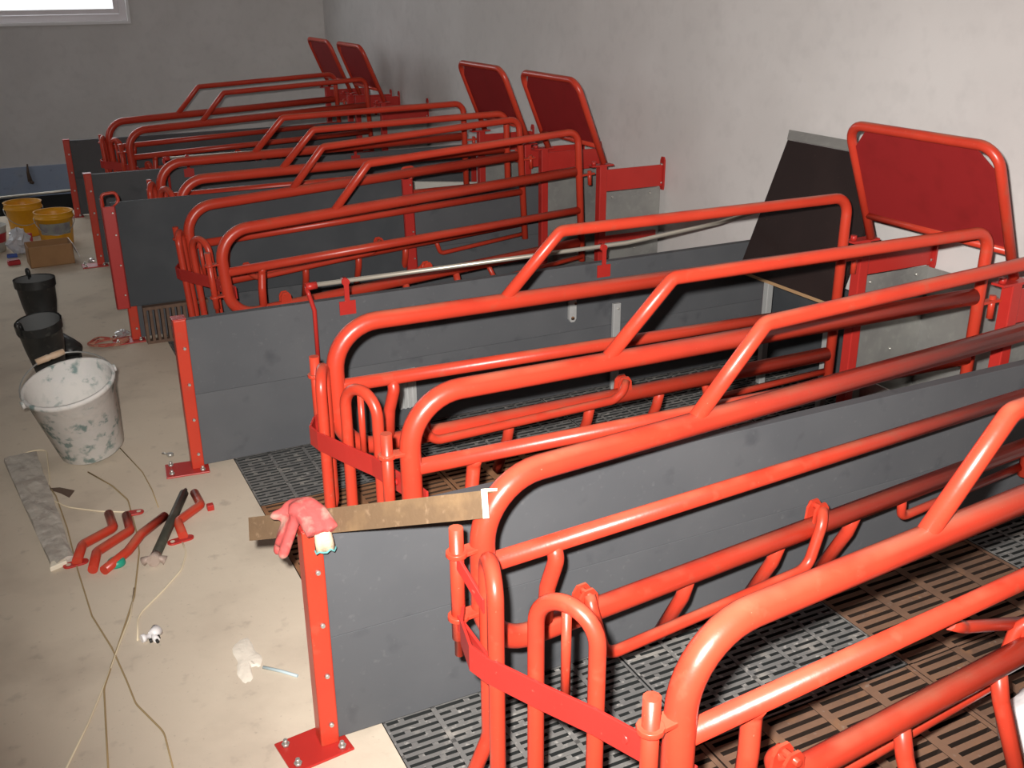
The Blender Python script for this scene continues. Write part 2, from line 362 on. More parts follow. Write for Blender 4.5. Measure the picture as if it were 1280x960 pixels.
# upright rusty grate holding it up
root = empty('standing_grate', (.03, 3.035, 0)); tag(root, 'rusty iron grate standing on edge under the loose grey board', 'grate')
for z0_, z1_ in ((.165, .18), (0, .014)):
    b = MB(); b.box(0, .3, -.02, .02, z0_, z1_); part('grate_edge', b, GRATEV, root)
for i in range(12):
    b = MB(); b.box(i*.0255, i*.0255+.013, -.02, .02, .014, .165); part('grate_bar', b, GRATEV, root)

# ------------------------------------------------------------------ farrowing crates
HW = .28
def crate(label, drop, gy):
    root = empty('farrowing_crate'); tag(root, label, 'farrowing crate', 'red farrowing crates')
    for sgn in (1, -1):
        y = sgn*HW
        b = MB(); b.tube([(2.015, y, .728), (.265, y, .74), (.265, y, .375), (2.02, y, .370)], .0245, fil=[.125, .11], fseg=10, n=14)
        part('hoop_rail', b, RED, root)
        b = MB(); b.tube([(.275, y, .568), (2.03, y, .535)], .019); part('middle_rail', b, RED, root)
        b = MB(); b.tube([(.775, y, .745), (.955, y, .922), (2.04, y, .918), (2.04, y, .275)], .0175, fil=[.03, .055], n=12)
        part('top_rail', b, RED, root)
        # flattened strut between middle and lower rail
        b = MB(); b.tube([(.425, y, .56), (.425, y-sgn*.012, .535), (.412, y, .47), (.405, y, .375)], .017, fil=.03, n=10); part('strut', b, RED, root)
        # fingers splayed outwards below the lower rail
        for x in (.79, 1.07, 1.33):
            b = MB(); b.tube([(x, y, .37), (x, y+sgn*.02, .30), (x-.005, y+sgn*.085, .165)], .0165, fil=.05, n=10); part('finger_bar', b, RED, root)
        b = MB(); b.tube([(1.50, y, .37), (1.53, y+sgn*.015, .285), (2.035, y+sgn*.01, .30)], .012, fil=.03, n=8); part('rear_loop', b, RED, root)
        # pivoting crush bar held in two clevises on the lower rail
        yi = y-sgn*.035 if sgn > 0 else y-sgn*.03
        zb = .278 if drop else .365
        for cx in (.505, 1.185):
            c = MB()
            for d in (-.012, .012):
                c.plate([(cx-.022+i*.011, .392+(.045 if i in (1, 2, 3) else .03 if i in (0, 4) else 0)) for i in range(5)]+[(cx+.026, .38), (cx-.026, .38)], 'y', y+d-.003, y+d+.003)
            c.tube([(cx, y-.024, .424), (cx, y+.024, .424)], .007, n=8)
            part('clevis', c, RED, root)
        b = MB(); b.tube([(.505, yi+.02*sgn, .424), (.50, yi, .40), (.535, yi, zb), (1.13, yi, zb+.012), (1.165, yi, .40), (1.185, yi+.02*sgn, .424)], .0135, fil=.045, n=10)
        part('crush_bar', b, RED, root)
        # hinge tabs and pin in front of the hoop
        for z in (.612, .475):
            b = MB(); b.box(.195, .262, y-.016, y+.016, z-.005, z+.003); b.tube([(.21, y, z-.006), (.21, y, z+.004)], .021, n=12); part('hinge_tab', b, RED, root, .0015)
        b = MB(); b.tube([(.21, y, .388), (.21, y, .425), (.21, y, .426), (.21, y, .665)], .014, n=10, radii=[.009, .009, .0135, .0135]); part('hinge_pin', b, RED, root)
        # rear hook bracket
        b = MB(); b.box(2.05, 2.125, y-.012, y+.012, .70, .708); b.cyl((2.10, y, .65), (2.10, y, .72), .010, 10); part('rear_hook', b, RED, root)
    # front gate: flat strap bowed round the front, two inverted U tubes and their centre bars
    path = [(.225, .285), (.19, .262+gy*.5), (.165, .215+gy), (.172, .17+gy), (.212, .06+gy), (.25, -.035+gy), (.287, -.20+gy*.3), (.30, -.285)]
    b = MB(); th = .006
    vs = [Vector((x, y, 0)) for x, y in path]; R = []
    for i, p in enumerate(vs):
        d = (vs[min(i+1, len(vs)-1)]-vs[max(i-1, 0)]).normalized(); nn = Vector((-d.y, d.x, 0))*(-th/2)
        zc = .476
        R.append([p+nn+Vector((0, 0, zc-.027)), p-nn+Vector((0, 0, zc-.027)), p-nn+Vector((0, 0, zc+.027)), p+nn+Vector((0, 0, zc+.027))])
    b.rings(R, smooth=False); strap = part('gate_strap', b, REDF, root, .0012)
    for (px, py) in ((.276, -.155), (.294, -.245)):
        s = MB(); s.tube([(px-.004, py, .476), (px-.012, py, .476)], .009, n=8); part('strap_bolt', s, REDF, strap)
    def stay(p, q_, hgt):
        p = Vector(p); q_ = Vector(q_); dd_ = q_-p; sd = Vector((-dd_.y, dd_.x, 0)).normalized()*.003; v = Vector((0, 0, hgt/2))
        b = MB(); b.hexa([p-sd-v, q_-sd-v, q_+sd-v, p+sd-v, p-sd+v, q_-sd+v, q_+sd+v, p+sd+v]); part('gate_stay', b, REDF, root, .001)
    stay((.205, .28, .606), (.215, .25+gy, .545), .03); stay((.205, .28, .47), (.197, .205+gy, .455), .034)
    def uhoop(a, c, kick, zt):
        a = Vector((*a, 0)); c = Vector((*c, 0)); k = Vector((*kick, 0)); w = (c-a).length
        b = MB(); Z = lambda z: Vector((0, 0, z))
        b.tube([a+k+Z(.125), a+Z(.245), a+Z(zt), c+Z(zt), c+Z(.245), c+k+Z(.125)], .0148, fil=[.07, w*.49, w*.49, .07], fseg=8, n=12)
        u = part('gate_hoop', b, RED, root)
        m = (a+c)/2; b = MB(); b.tube([m+Z(.476), m+Z(zt-.012)], .0085, n=8); part('gate_bar', b, RED, u)
    uhoop((.188, .165+gy), (.226, .26+gy), (-.06, .0), .655)
    uhoop((.226, .08+gy*.7), (.272, -.03+gy*.7), (-.05, .02), .655)
    return root
A = crate('red tubular crate set askew beside the partition with a glove on its post', True, -.06); A.location = (0, -.633, 0); A.rotation_euler = (0, 0, math.radians(5.6))
B = crate('red tubular crate between the gloved partition and the creep lid of brown plywood', False, -.012); B.location = (0, .398, 0)
bpy.context.view_layer.update(); AI = A.matrix_world.inverted()
b = MB(); b.tube([AI @ atY(1186, 779, -.80), AI @ atY(1204, 784, -.77), AI @ atY(1320, 775, -.74)], .0125, fil=.05, n=10); part('brace_bar', b, RED, A)
for lab, x, y, rz, sag in (('red tubular crate in front of the loose ring-handled grey board', .057, 2.65, .064, .057),
                       ('red tubular crate just behind the loose ring-handled board and its partition', .039, 3.549, .016, .019),
                       ('red tubular crate closest to the end wall with the window', .061, 5.75, .123, .037)):
    c = copy_tree(B); c['label'] = lab; c.location = (x, y, -2.04*sag); c.rotation_euler = (0, -sag, rz)

# ------------------------------------------------------------------ feeding stations on the right wall
def station(label):
    root = empty('feeding_station'); tag(root, label, 'feeding station', 'feeding stations on the wall')
    for s in (1, -1):
        y = s*.30
        b = MB(); b.box(2.13, 2.17, y-.02, y+.02, 0, .755); p = part('post', b, REDF, root, .003)
        b = MB(); b.box(2.085, 2.205, y-.022, y+.022, .755, .762); b.cyl((2.105, y, .762), (2.105, y, .778), .012, 6); part('top_plate', b, REDF, p)
        ya = s*.305
        b = MB(); b.box(2.17, 2.50, ya-.004, ya+.004, .63, .735); part('arm_plate', b, REDF, root, .001)
        b = MB(); b.box(2.17, 2.489, ya-.0015, ya+.0015, .04, .625); sh = part('side_sheet', b, GALV, root, label='grey galvanised side sheet')
        for x, z in ((2.21, .60), (2.43, .60), (2.21, .2), (2.35, .33)):
            q = MB(); screw(q, x, ya-.0015, z); part('rivet', q, BOLT, sh)
        yl = ya+s*.006; b = MB(); b.box(2.17, 2.47, yl-.004, yl+.004, .375, .41); part('lower_rail', b, REDF, root, .001)
        b = MB(); b.plate([(ya-.014+.0, .61), (ya+.014, .61), (ya+.018, .63), (ya+.018, .755), (ya+.01, .772), (ya-.01, .772), (ya-.018, .755), (ya-.018, .63)], 'x', 2.497, 2.505)
        e = part('wall_ear', b, REDF, root)
        for z in (.645, .735):
            q = MB(); q.cyl((2.490, ya-.0, z), (2.497, ya, z), .007, 6); part('ear_bolt', q, BOLT, e)
    b = MB(); b.box(2.488, 2.4915, -.3045, .3045, .06, .62); part('rear_sheet', b, GALV, root, label='grey galvanised rear sheet')
    # feed trough
    b = MB(); y0 = .28
    prof = [(2.20, .25), (2.205, .06), (2.26, .02), (2.42, .02), (2.475, .10), (2.484, .30), (2.478, .30), (2.469, .105), (2.417, .026), (2.263, .026), (2.211, .064), (2.206, .25)]
    b.rings([[(x, -y0, z) for x, z in prof], [(x, y0, z) for x, z in prof]], smooth=False); part('trough', b, GALV, root, label='galvanised feed trough')
    # tilting headboard: bent tube frame with a sheet inside
    def P(y, z): return (2.17-(z-.765)*.41, y, z)
    hb = MB(); hb.tube([P(.285, .765), P(.285, 1.155), P(-.285, 1.155), P(-.285, .765)], .0155, fil=.062, fseg=8, n=12); f = part('headboard_frame', hb, RED, root)
    hb = MB(); hb.tube([P(.285, .848), P(-.285, .848)], .0125, n=10); part('headboard_rail', hb, RED, root)
    hb = MB(); o2 = []
    for (yy, zz) in ((.27, .85), (.27, 1.085), (.215, 1.14), (-.215, 1.14), (-.27, 1.085), (-.27, .85)):
        o2.append(P(yy, zz))
    hb.rings([[Vector(p)+Vector((-.002, 0, 0)) for p in o2], [Vector(p)+Vector((.002, 0, 0)) for p in o2]], smooth=False)
    part('headboard_sheet', hb, DARKRED, root, label='dark red sheet')
    return root
ST = station('feeding station with red headboard beside the creep lid of brown plywood'); ST.location.y = .398
for lab, y in (('feeding station with red headboard serving the crate in front of the loose board', 2*W-.398),
               ('feeding station with red headboard serving the crate behind the loose board', 2*W+.398),
               ('feeding station with red headboard serving the crate closest to the end wall', 4*W-.398),
               ('feeding station without a crate, closest to the corner of the end wall', 4*W+.398)):
    c = copy_tree(ST); c['label'] = lab; c.location = (0, y, 0)

# ------------------------------------------------------------------ creep lid and fittings in the second pen
root = empty('creep_lid', (2.28, 1.2, 0)); tag(root, 'dark brown plywood creep lid tilted up against the wall on grey legs', 'lid')
y0, y1 = -.30, .265; d = Vector((.205, 0, .535)).normalized(); nn = Vector((-d.z, 0, d.x))
p0 = Vector((-.035, 0, .445)); h = .57; t = .015
def q(y, u, w): v = p0+d*u+nn*w; return (v.x, y, v.z)
b = MB(); b.hexa([q(y0,.012,0), q(y0,.012,-t), q(y1,.012,-t), q(y1,.012,0), q(y0,h,0), q(y0,h,-t), q(y1,h,-t), q(y1,h,0)]); part('lid_board', b, BROWN, root)
b = MB(); b.hexa([q(y0,0,.0005), q(y0,0,-t), q(y1,0,-t), q(y1,0,.0005), q(y0,.012,.0005), q(y0,.012,-t), q(y1,.012,-t), q(y1,.012,.0005)]); part('ply_edge', b, PLYEDGE, root)
b = MB(); e0, e1 = q(y0, h+.001, .004), q(y1, h+.001, .004)
b.hexa([e0, (e0[0]+.055, y0, e0[2]+.026), (e1[0]+.055, y1+.055, e1[2]+.026), e1, (e0[0], y0, e0[2]+.003), (e0[0]+.055, y0, e0[2]+.029), (e1[0]+.055, y1+.055, e1[2]+.029), (e1[0], y1, e1[2]+.003)])
part('metal_edge', b, GALV, root, label='grey metal edge strip')
b = MB(); b.box(.185, .20, -.42, .33, .02, .44); part('back_board', b, PVCL, root)
for y in (.10, -.26):
    b = MB(); b.box(-.02, .008, y-.014, y+.014, 0, .445); part('leg', b, ALU, root, .002)
root = empty('fitting_bar', (1.69, W-.035, 0)); tag(root, 'upright aluminium bar standing against the rodded partition', 'bar')
b = MB(); b.box(-.017, .017, -.008, .008, 0, .372); part('bar', b, ALU, root, .002)
b = MB(); screw(b, .004, -.008, .35, r=.005); part('screw', b, BOLT, root)
root = empty('hanger_bracket', (1.49, W-.02, .32)); tag(root, 'small aluminium hanger bracket screwed to the rodded partition', 'bracket')
b = MB(); b.plate([(-.016, .012), (-.008, 0), (.008, 0), (.016, .012), (.016, .09), (-.016, .09)], 'y', -.01, .0035); part('plate', b, ALU, root)
b = MB(); screw(b, .0, -.01, .016, r=.008); screw(b, .012, -.01, .075, r=.006); part('screw', b, IRONR, root)
root = empty('ribbed_plate', (.78, W-.02, .085)); tag(root, 'ribbed grey metal plate fixed low on the rodded partition', 'plate')
b = MB(); b.box(-.034, .036, -.006, .0035, 0, .155); part('plate', b, ALU, root)
for x in (-.03, -.012, .006, .026):
    b = MB(); b.box(x-.004, x+.004, -.012, -.006, 0, .155); part('rib', b, ALU, root)
# pale board standing in the fourth pen
a = atZ(489, 227, .385); e = atZ(597, 228, .385); dv = (e-a).normalized(); sv = Vector((-dv.y, dv.x, 0))*.03
b = MB(); z0 = Vector((0, 0, -.385))
b.hexa([a+z0, e+z0, e+sv+z0, a+sv+z0, a, e, e+sv, a+sv]); tag(part('foam_board', b, WHITEB, None, .004), 'pale board standing on edge in the pen behind the loose board', 'board')

# ------------------------------------------------------------------ angle iron and glove on the first post
root = empty('angle_iron', tuple(atZ(320, 656, .585)))
pb = atY(604, 613, -.345); pa = pb+(Vector((-.004, .012, .578))-pb)*1.40
tag(root, 'rusty angle iron lying across the gloved post and the grey board', 'angle iron')
d = (pb-pa); L = d.length; root.location = pa
root.rotation_euler = d.to_track_quat('X', 'Z').to_euler()
b = MB(); lg = .05; th = .005; c_ = .7071
out = [(0, .0), (-lg*c_, -lg*c_), (-lg*c_+th*c_, -lg*c_-th*c_), (0, -th*1.414), (lg*c_-th*c_, -lg*c_-th*c_), (lg*c_, -lg*c_)]
ca, sa = math.cos(.38), math.sin(.38); out = [(y*ca-z*sa, y*sa+z*ca) for y, z in out]
b.rings([[(0, y, z) for y, z in out], [(L, y, z) for y, z in out]], smooth=False); part('bar', b, ANGLE, root)
b = MB(); b.rings([[(L-.004, y*1.06, z*1.06+.003) for y, z in out], [(L+.006, y*1.1, z*1.06+.003) for y, z in out]], smooth=False); part('putty_end', b, CUT, root, label='pale dried putty on the end')

def remeshed(o, vox, smooth=4):
    m = o.modifiers.new('remesh', 'REMESH'); m.mode = 'VOXEL'; m.voxel_size = vox; m.use_smooth_shade = True
    m = o.modifiers.new('smooth', 'SMOOTH'); m.factor = .5; m.iterations = smooth
root = empty('rubber_glove', (0, 0, .556)); tag(root, 'dirty red rubber glove draped over the top of a red post', 'glove')
b = MB()
def G(px, py, y): v = atY(px, py, y-.025); return (v.x, v.y, v.z-.556)
pal = [G(402, 662, -.035), G(390, 645, -.01), G(378, 636, .01), G(366, 640, .02)]
for k in range(3):
    o_ = (k-1)*.02
    b.tube([Vector(pal[0])+Vector((o_, -.012, 0)), Vector(pal[1])+Vector((o_*.9, -.004, .006)), Vector(pal[2])+Vector((o_*.7, 0, .01)), Vector(pal[3])+Vector((0, o_, .004))], .015, n=10, fil=.02)
for pts, r in (([G(370, 640, .02), G(358, 652, .028), G(352, 672, .03), G(348, 688, .03)], .0115),
               ([G(374, 640, .0), G(366, 658, -.0), G(360, 676, -.004), G(354, 693, -.006)], .0115),
               ([G(372, 642, .012), G(362, 655, .014), G(355, 668, .014), G(350, 678, .016)], .011),
               ([G(374, 634, .03), G(362, 636, .035), G(352, 641, .04), G(343, 645, .04)], .0105),
               ([G(378, 632, .02), G(372, 628, .03), G(365, 630, .035), G(358, 634, .04)], .0105)):
    b.tube(pts, r, n=10, fil=.015); e = pts[-1]; b.lathe([(r*.2, -r*.9), (r*.8, -r*.5), (r, 0), (r*.8, r*.5), (r*.2, r*.9)], n=10, caps=(True, True), loc=e)
o = part('glove_body', b, GLOVE, root); remeshed(o, .0042)
b = MB(); R = []
for k, (px, py, y, w) in enumerate(((402, 661, -.040, .022), (403, 666, -.042, .028), (405, 676, -.042, .031), (407, 687, -.040, .034))):
    c0 = Vector(G(px, py, y)); R.append([c0+Vector((w*.62*math.cos(a_*math.pi/8), .010*math.sin(a_*math.pi/8)+.002*math.sin(a_*1.7), .004*math.sin(a_*2.3+k))) for a_ in range(16)])
b.rings(R, caps=(True, True)); part('cuff', b, CUFF, root, label='cream cotton cuff')
b = MB(); b.tube([v for v in R[-1]]+[R[-1][0]], .0022, n=6); part('hem', b, TEAL, root, label='teal hem')

# ------------------------------------------------------------------ things on the aisle floor
# plaster bucket
p = atZ(119, 573); root = empty('bucket', (p.x, p.y+.05, .026)); root.rotation_euler = (math.radians(8), math.radians(-11), .2)
tag(root, 'plaster-caked white bucket with a wooden grip on its wire handle', 'bucket')
b = MB(); b.lathe([(.0, .0), (.106, 0), (.112, .006), (.15, .265), (.158, .27), (.158, .285), (.150, .287), (.146, .278), (.108, .02), (0, .018)], n=36); part('body', b, BUCKET, root)
b = MB(); cy = [(.158*math.cos(t), .158*math.sin(t)*.96+.0, .275+.045*math.sin(t)) for t in [math.pi*i/16 for i in range(17)]]
b.tube(cy, .0028, n=6); hd = part('handle', b, WIRE, root)
m0 = cy[8]; b = MB(); b.tube([(m0[0]-.05, m0[1], m0[2]), (m0[0]-.008, m0[1], m0[2]), (m0[0], m0[1], m0[2]), (m0[0]+.008, m0[1], m0[2]), (m0[0]+.05, m0[1], m0[2])], .011, n=10, radii=[.011, .0125, .010, .0125, .011]); part('grip', b, WOOD, hd)
for s in (1, -1):
    b = MB(); b.cyl((s*.150, 0, .268), (s*.166, 0, .268), .014, 10); part('lug', b, BUCKET, root)

# rubber boots
def boot(label, loc, rz, lean):
    root = empty('rubber_boot', loc, rz); root.rotation_euler = (0, lean, rz); tag(root, label, 'boot', 'rubber boots in the aisle')
    R = []
    def ell(cx, cz, rx, ry, tilt=0, n=20):
        return [(cx+rx*math.cos(2*math.pi*j/n)*math.cos(tilt), ry*math.sin(2*math.pi*j/n), cz+rx*math.cos(2*math.pi*j/n)*math.sin(tilt)) for j in range(n)]
    for z, cx, rx, ry in ((.35, -.005, .092, .085), (.33, -.005, .091, .083), (.327, -.005, .088, .080), (.24, .0, .082, .072), (.16, .0, .070, .058), (.12, .004, .068, .052)): R.append(ell(cx, z, rx, ry))
    # turn the corner into the foot with tilting rings
    for k, (cx, cz, rx, ry) in enumerate(((.02, .092, .082, .046), (.06, .066, .074, .046), (.105, .055, .056, .048), (.15, .047, .046, .050), (.19, .040, .036, .046), (.212, .036, .018, .026))):
        R.append(ell(cx, cz, rx, ry, tilt=math.radians((-20, -48, -70, -80, -86, -88)[k])))
    b = MB(); b.rings(R, caps=(False, True)); sh = part('shaft', b, RUBBER, root)
    b = MB(); b.rings([ell(-.005, .349, .088, .081), ell(-.003, .25, .078, .068), ell(0, .16, .066, .054)], caps=(False, True)); part('lining', b, RUBIN, root)
    b = MB(); pr = []
    for j in range(24):
        t_ = 2*math.pi*j/24; x = .068+.155*math.cos(t_); pr.append((x, (.047+.006*math.cos(t_))*math.sin(t_)*(1 if abs(math.cos(t_)) < .9 else 1.0)))
    b.rings([[(x, y, 0) for x, y in pr], [(x, y, .022) for x, y in pr]], smooth=False); part('sole', b, RUBBER, root)
    b = MB(); b.rings([ell(-.005, .352, .094, .087), ell(-.005, .315, .093, .085)], caps=(False, False)); part('collar', b, RUBBER, root)
    b = MB(); b.tube([(-.09, .03, .33), (-.10, .032, .375), (-.085, .03, .378), (-.08, .028, .34)], .008, fil=.012, n=8); part('pull_tab', b, RUBBER, root)
    return root
boot('black rubber boot standing just behind the plaster-caked bucket', tuple(atZ(73, 497)), math.radians(60), math.radians(-7))
p = atZ(62, 440); boot('black rubber boot standing behind the other boot, toe toward the pens', (p.x, p.y, 0), math.radians(-58), math.radians(-2))

# yellow paint pails
def pail(label, loc, r, h, lab):
    root = empty('yellow_pail', loc); tag(root, label, 'pail', 'yellow pails by the aisle end')
    b = MB(); b.lathe([(0, 0), (r*.80, 0), (r*.82, .006), (r*.95, h*.80), (r*1.03, h*.81), (r*1.03, h*.86), (r*.98, h*.865), (r*1.0, h*.97), (r*1.04, h), (r*.97, h), (r*.94, h*.85), (r*.79, .01), (0, .01)], n=32); part('body', b, YEL, root)
    if lab:
        b = MB(); R = []
        for z, rr in ((h*.36, r*.885), (h*.70, r*.938)):
            R.append([((rr+.003)*math.cos(t), (rr+.003)*math.sin(t), z) for t in [math.radians(-148+i*9) for i in range(13)]])
        b.rings(R, closed=False, caps=(False, False)); part('label_sheet', b, LABEL, root, label='grey paper label')
    b = MB(); b.tube([(r*1.04*math.cos(t), r*1.04*math.sin(t), h*.8-(h*.55)*math.sin(t-math.pi) if False else h*.83-.10*abs(math.sin(t))) for t in [math.pi+math.pi*i/14 for i in range(15)]], .0025, n=6); part('handle', b, WIRE, root)
pail('yellow pail without a label, behind the crumpled clear plastic bag', (*atZ(35, 293)[:2], 0), .118, .225, False)
pail('yellow pail with a grey label, just behind the cardboard box', (*atZ(73, 304)[:2], 0), .118, .215, True)
# cardboard box
root = empty('cardboard_box', (-.275, 4.88, 0), math.radians(4)); tag(root, 'low brown cardboard box in front of the yellow pails', 'box')
b = MB(); w, dd, hh, t = .125, .09, .125, .004
b.box(-w, w, -dd, dd, 0, t); part('bottom', b, CARD, root)
for x0, x1, yy0, yy1 in ((-w, w, -dd, -dd+t), (-w, w, dd-t, dd), (-w, -w+t, -dd, dd), (w-t, w, -dd, dd)):
    b = MB(); b.box(x0, x1, yy0, yy1, 0, hh); part('side', b, CARD, root)
b = MB(); b.hexa([(w, -dd, hh), (w+.003, -dd, hh), (w+.003, dd, hh), (w, dd, hh), (w+.03, -dd, hh-.09), (w+.033, -dd, hh-.09), (w+.033, dd, hh-.09), (w+.03, dd, hh-.09)]); part('flap', b, WHITE, root, label='white box flap')
# crumpled bag, scraps
def crumple(name, loc, rx, ry, rz, m, seed, amp=.35, n=14):
    rnd = random.Random(seed); b = MB(); R = []
    for i in range(8):
        th = math.pi*(i+.3)/8.3; R.append([(loc[0]+rx*math.sin(th)*math.cos(2*math.pi*j/n)*(1+amp*(rnd.random()-.5)*2), loc[1]+ry*math.sin(th)*math.sin(2*math.pi*j/n)*(1+amp*(rnd.random()-.5)*2), max(.0, loc[2]+rz*math.cos(th)*(1+amp*(rnd.random()-.5)))) for j in range(n)])
    b.rings(list(reversed(R)), smooth=False); return part(name, b, m)
p = atZ(27, 318); o = crumple('plastic_bag', (p.x, p.y+.02, .075), .065, .06, .085, POLY, 3); tag(o, 'crumpled clear plastic bag beside the cardboard box', 'bag')
p = atZ(40, 312); b = MB(); b.box(p.x-.015, p.x+.015, p.y-.06, p.y-.05, 0, .12); tag(part('plastic_scrap', b, REDPL, None, .003), 'upright red plastic scrap beside the crumpled clear bag', 'scrap')
p = atZ(15, 318); b = MB(); b.box(p.x-.03, p.x+.03, p.y-.1, p.y-.06, 0, .02); tag(part('plastic_scrap', b, BLUEPL, None, .004), 'small blue plastic scrap beside the crumpled clear bag', 'scrap')
p = atZ(18, 331); root = empty('tape_roll', (p.x, p.y, 0), .2); tag(root, 'small dark red block lying in front of the cardboard box', 'block')
b = MB(); b.box(-.035, .035, -.02, .02, 0, .03); part('body', b, REDPL, root, .006); b = MB(); b.box(-.03, .03, -.0205, .0205, .03, .033); part('lid', b, DARKRED, root)
p = atZ(-8, 316); root = empty('tub', (p.x, p.y+.05, 0)); tag(root, 'pale tub with a red band, left of the crumpled clear bag', 'tub')
b = MB(); b.lathe([(0, 0), (.075, 0), (.10, .16), (.105, .165), (.098, .166), (.07, .01), (0, .01)], n=24); part('body', b, WHITEB, root)
b = MB(); b.lathe([(.0825, .05), (.0955, .12)], n=24); part('band', b, REDPL, root)
for i, (px, py, s, lab) in enumerate(((115, 328, .022, 'foil scrap on the aisle beside the loose board'), (153, 421, .03, 'foil scrap beside the frayed red rope'), (22, 317, .02, 'foil scrap between the clear bag and dark red block'))):
    p = atZ(px, py); o = crumple('foil_scrap', (p.x, p.y, s*.6), s, s*.8, s*.6, FOIL, 20+i, .5, 8); tag(o, 'crumpled silver '+lab, 'scrap')
# frayed red rope
b = MB(); rnd = random.Random(5)
for k in range(5):
    pts = [atZ(px+rnd.uniform(-3, 3), py+rnd.uniform(-2, 2)) for px, py in ((112, 432), (125, 426), (140, 424), (155, 428), (163, 424), (150, 433), (130, 435), (116, 434))]
    if k % 2: pts = pts[2:]+pts[:2]
    b.tube([q_+Vector((0, 0, .006+.002*k)) for q_ in pts], .004, fil=.03, n=6)
tag(part('red_rope', b, ROPE), 'tangle of frayed red rope at the foot of a red post', 'rope')
# plaster crusted board
root = empty('plaster_board', (0, 0, 0)); tag(root, 'plaster-crusted grey board lying flat on the aisle', 'board')
c4 = [atZ(5, 578), atZ(46, 569), atZ(93, 700), atZ(66, 713)]
b = MB(); n = 14; R = []; rnd = random.Random(2)
for i in range(n+1):
    u = i/n; l = c4[0].lerp(c4[3], u); r_ = c4[1].lerp(c4[2], u); row = []
    for j in range(6):
        q_ = l.lerp(r_, j/5); row.append((q_.x+rnd.uniform(-.003, .003), q_.y+rnd.uniform(-.004, .004), .018+rnd.uniform(-.003, .004) if 0 < j < 5 else .014))
    row += [(r_.x, r_.y, .0), (l.x, l.y, 0)]; R.append(row)
b.rings(R, smooth=False); part('slab', b, PLANK, root)
e0 = atZ(64, 708); e1 = atZ(82, 700); b = MB(); b.hexa([e0+Vector((-.004, -.035, 0)), e1+Vector((.004, -.035, 0)), e1, e0]+[v+Vector((0, 0, .016)) for v in (e0+Vector((-.004, -.035, 0)), e1+Vector((.004, -.035, 0)), e1, e0)]); part('pale_end', b, CUT, root, .003)

# red bent bracket bars
def eye_plate(b, c, dv, l, w=.016, t=.006, z=.0):
    dv = dv.normalized(); n_ = Vector((-dv.y, dv.x, 0)); o_ = []
    for s, a0 in ((1, -90), (-1, 90)):
        for k in range(7):
            a_ = math.radians(a0+k*30); o_.append(c+dv*(s*l/2)+dv*(w*math.cos(a_))+n_*(w*math.sin(a_)))
    b.rings([[v+Vector((0, 0, z)) for v in o_], [v+Vector((0, 0, z+t)) for v in o_]], smooth=False)
def bar(label, pts, eye=None, r=.0145, zs=None):
    root = empty('bent_bar', tuple(atZ(*pts[0]))); org = root.location
    tag(root, label, 'bracket bar', 'loose red bracket bars')
    pp = [atZ(px, py, (zs[i] if zs else r))-org for i, (px, py) in enumerate(pts)]
    b = MB(); b.tube(pp, r, fil=.022, n=12); part('rod', b, RED, root)
    if eye:
        a_, c_ = atZ(*eye[0])-org, atZ(*eye[1])-org; z = eye[2] if len(eye) > 2 else 0
        b = MB(); eye_plate(b, (a_+c_)/2, c_-a_, (c_-a_).length, z=z); pl = part('eye_plate', b, REDF, root, .0015)
        for v in (a_, c_)[:1]:
            b = MB(); b.cyl(v+Vector((0, 0, z+.004)), v+Vector((0, 0, z+.0068)), .007, 10); part('bolt_hole', b, CONC, pl)
bar('bent red bar whose eye plate touches the plaster-crusted board', [(136, 642), (142, 660), (103, 681), (96, 702)], ((86, 708), (104, 703), .0))
bar('bent red bar with its eye plate under the cream string', [(158, 644), (163, 663), (121, 690), (116, 712)], ((174, 643), (162, 645), .006))
bar('nearly straight red bar lying over the green cap', [(206, 645), (176, 668), (160, 689), (130, 713)], None, zs=[.0145, .03, .0145, .0145])
bar('hooked red bar with an eye plate, right of the dark steel tool', [(243, 616), (251, 631), (222, 652), (229, 670)], ((216, 679), (236, 673), .0))
# dark steel tool
a_ = atZ(232, 612, .02); c_ = atZ(193, 698, .02); root = empty('steel_tool', (a_.x, a_.y, 0)); tag(root, 'dark steel bar tool with a pale cross end among the red bars', 'tool')
L0 = Vector((0, 0, .02)); dv = c_-a_; dv.z = 0
b = MB(); b.tube([L0, L0+dv*.05, L0+dv*.06, L0+dv], .014, n=12, radii=[.006, .007, .0145, .0145]); part('shaft', b, TOOL, root)
n_ = Vector((dv.y, -dv.x, 0)).normalized(); b = MB(); e_ = L0+dv*1.01
b.tube([e_-n_*.032+Vector((0, 0, -.006)), e_-n_*.02, e_+n_*.02, e_+n_*.032+Vector((0, 0, -.006))], .012, n=10, radii=[.014, .010, .010, .014]); part('cross_end', b, TOOLEND, root)
b = MB(); b.tube([e_-dv*.06, e_+dv.normalized()*.012], .018, n=10, radii=[.015, .019]); part('socket', b, TOOLEND, root)
p = atZ(146, 706); b = MB(); b.lathe([(0, 0), (.024, 0), (.026, .004), (.024, .016), (.019, .020), (.0, .020)], n=20, loc=(p.x, p.y, 0)); tag(part('green_cap', b, GREEN), 'small round green cap under a red bar', 'cap')
p = atZ(263, 637); b = MB(); b.box(p.x-.010, p.x+.011, p.y-.011, p.y+.010, 0, .02); tag(part('red_block', b, REDF, None, .002), 'tiny red metal block beside the hooked red bar', 'block')
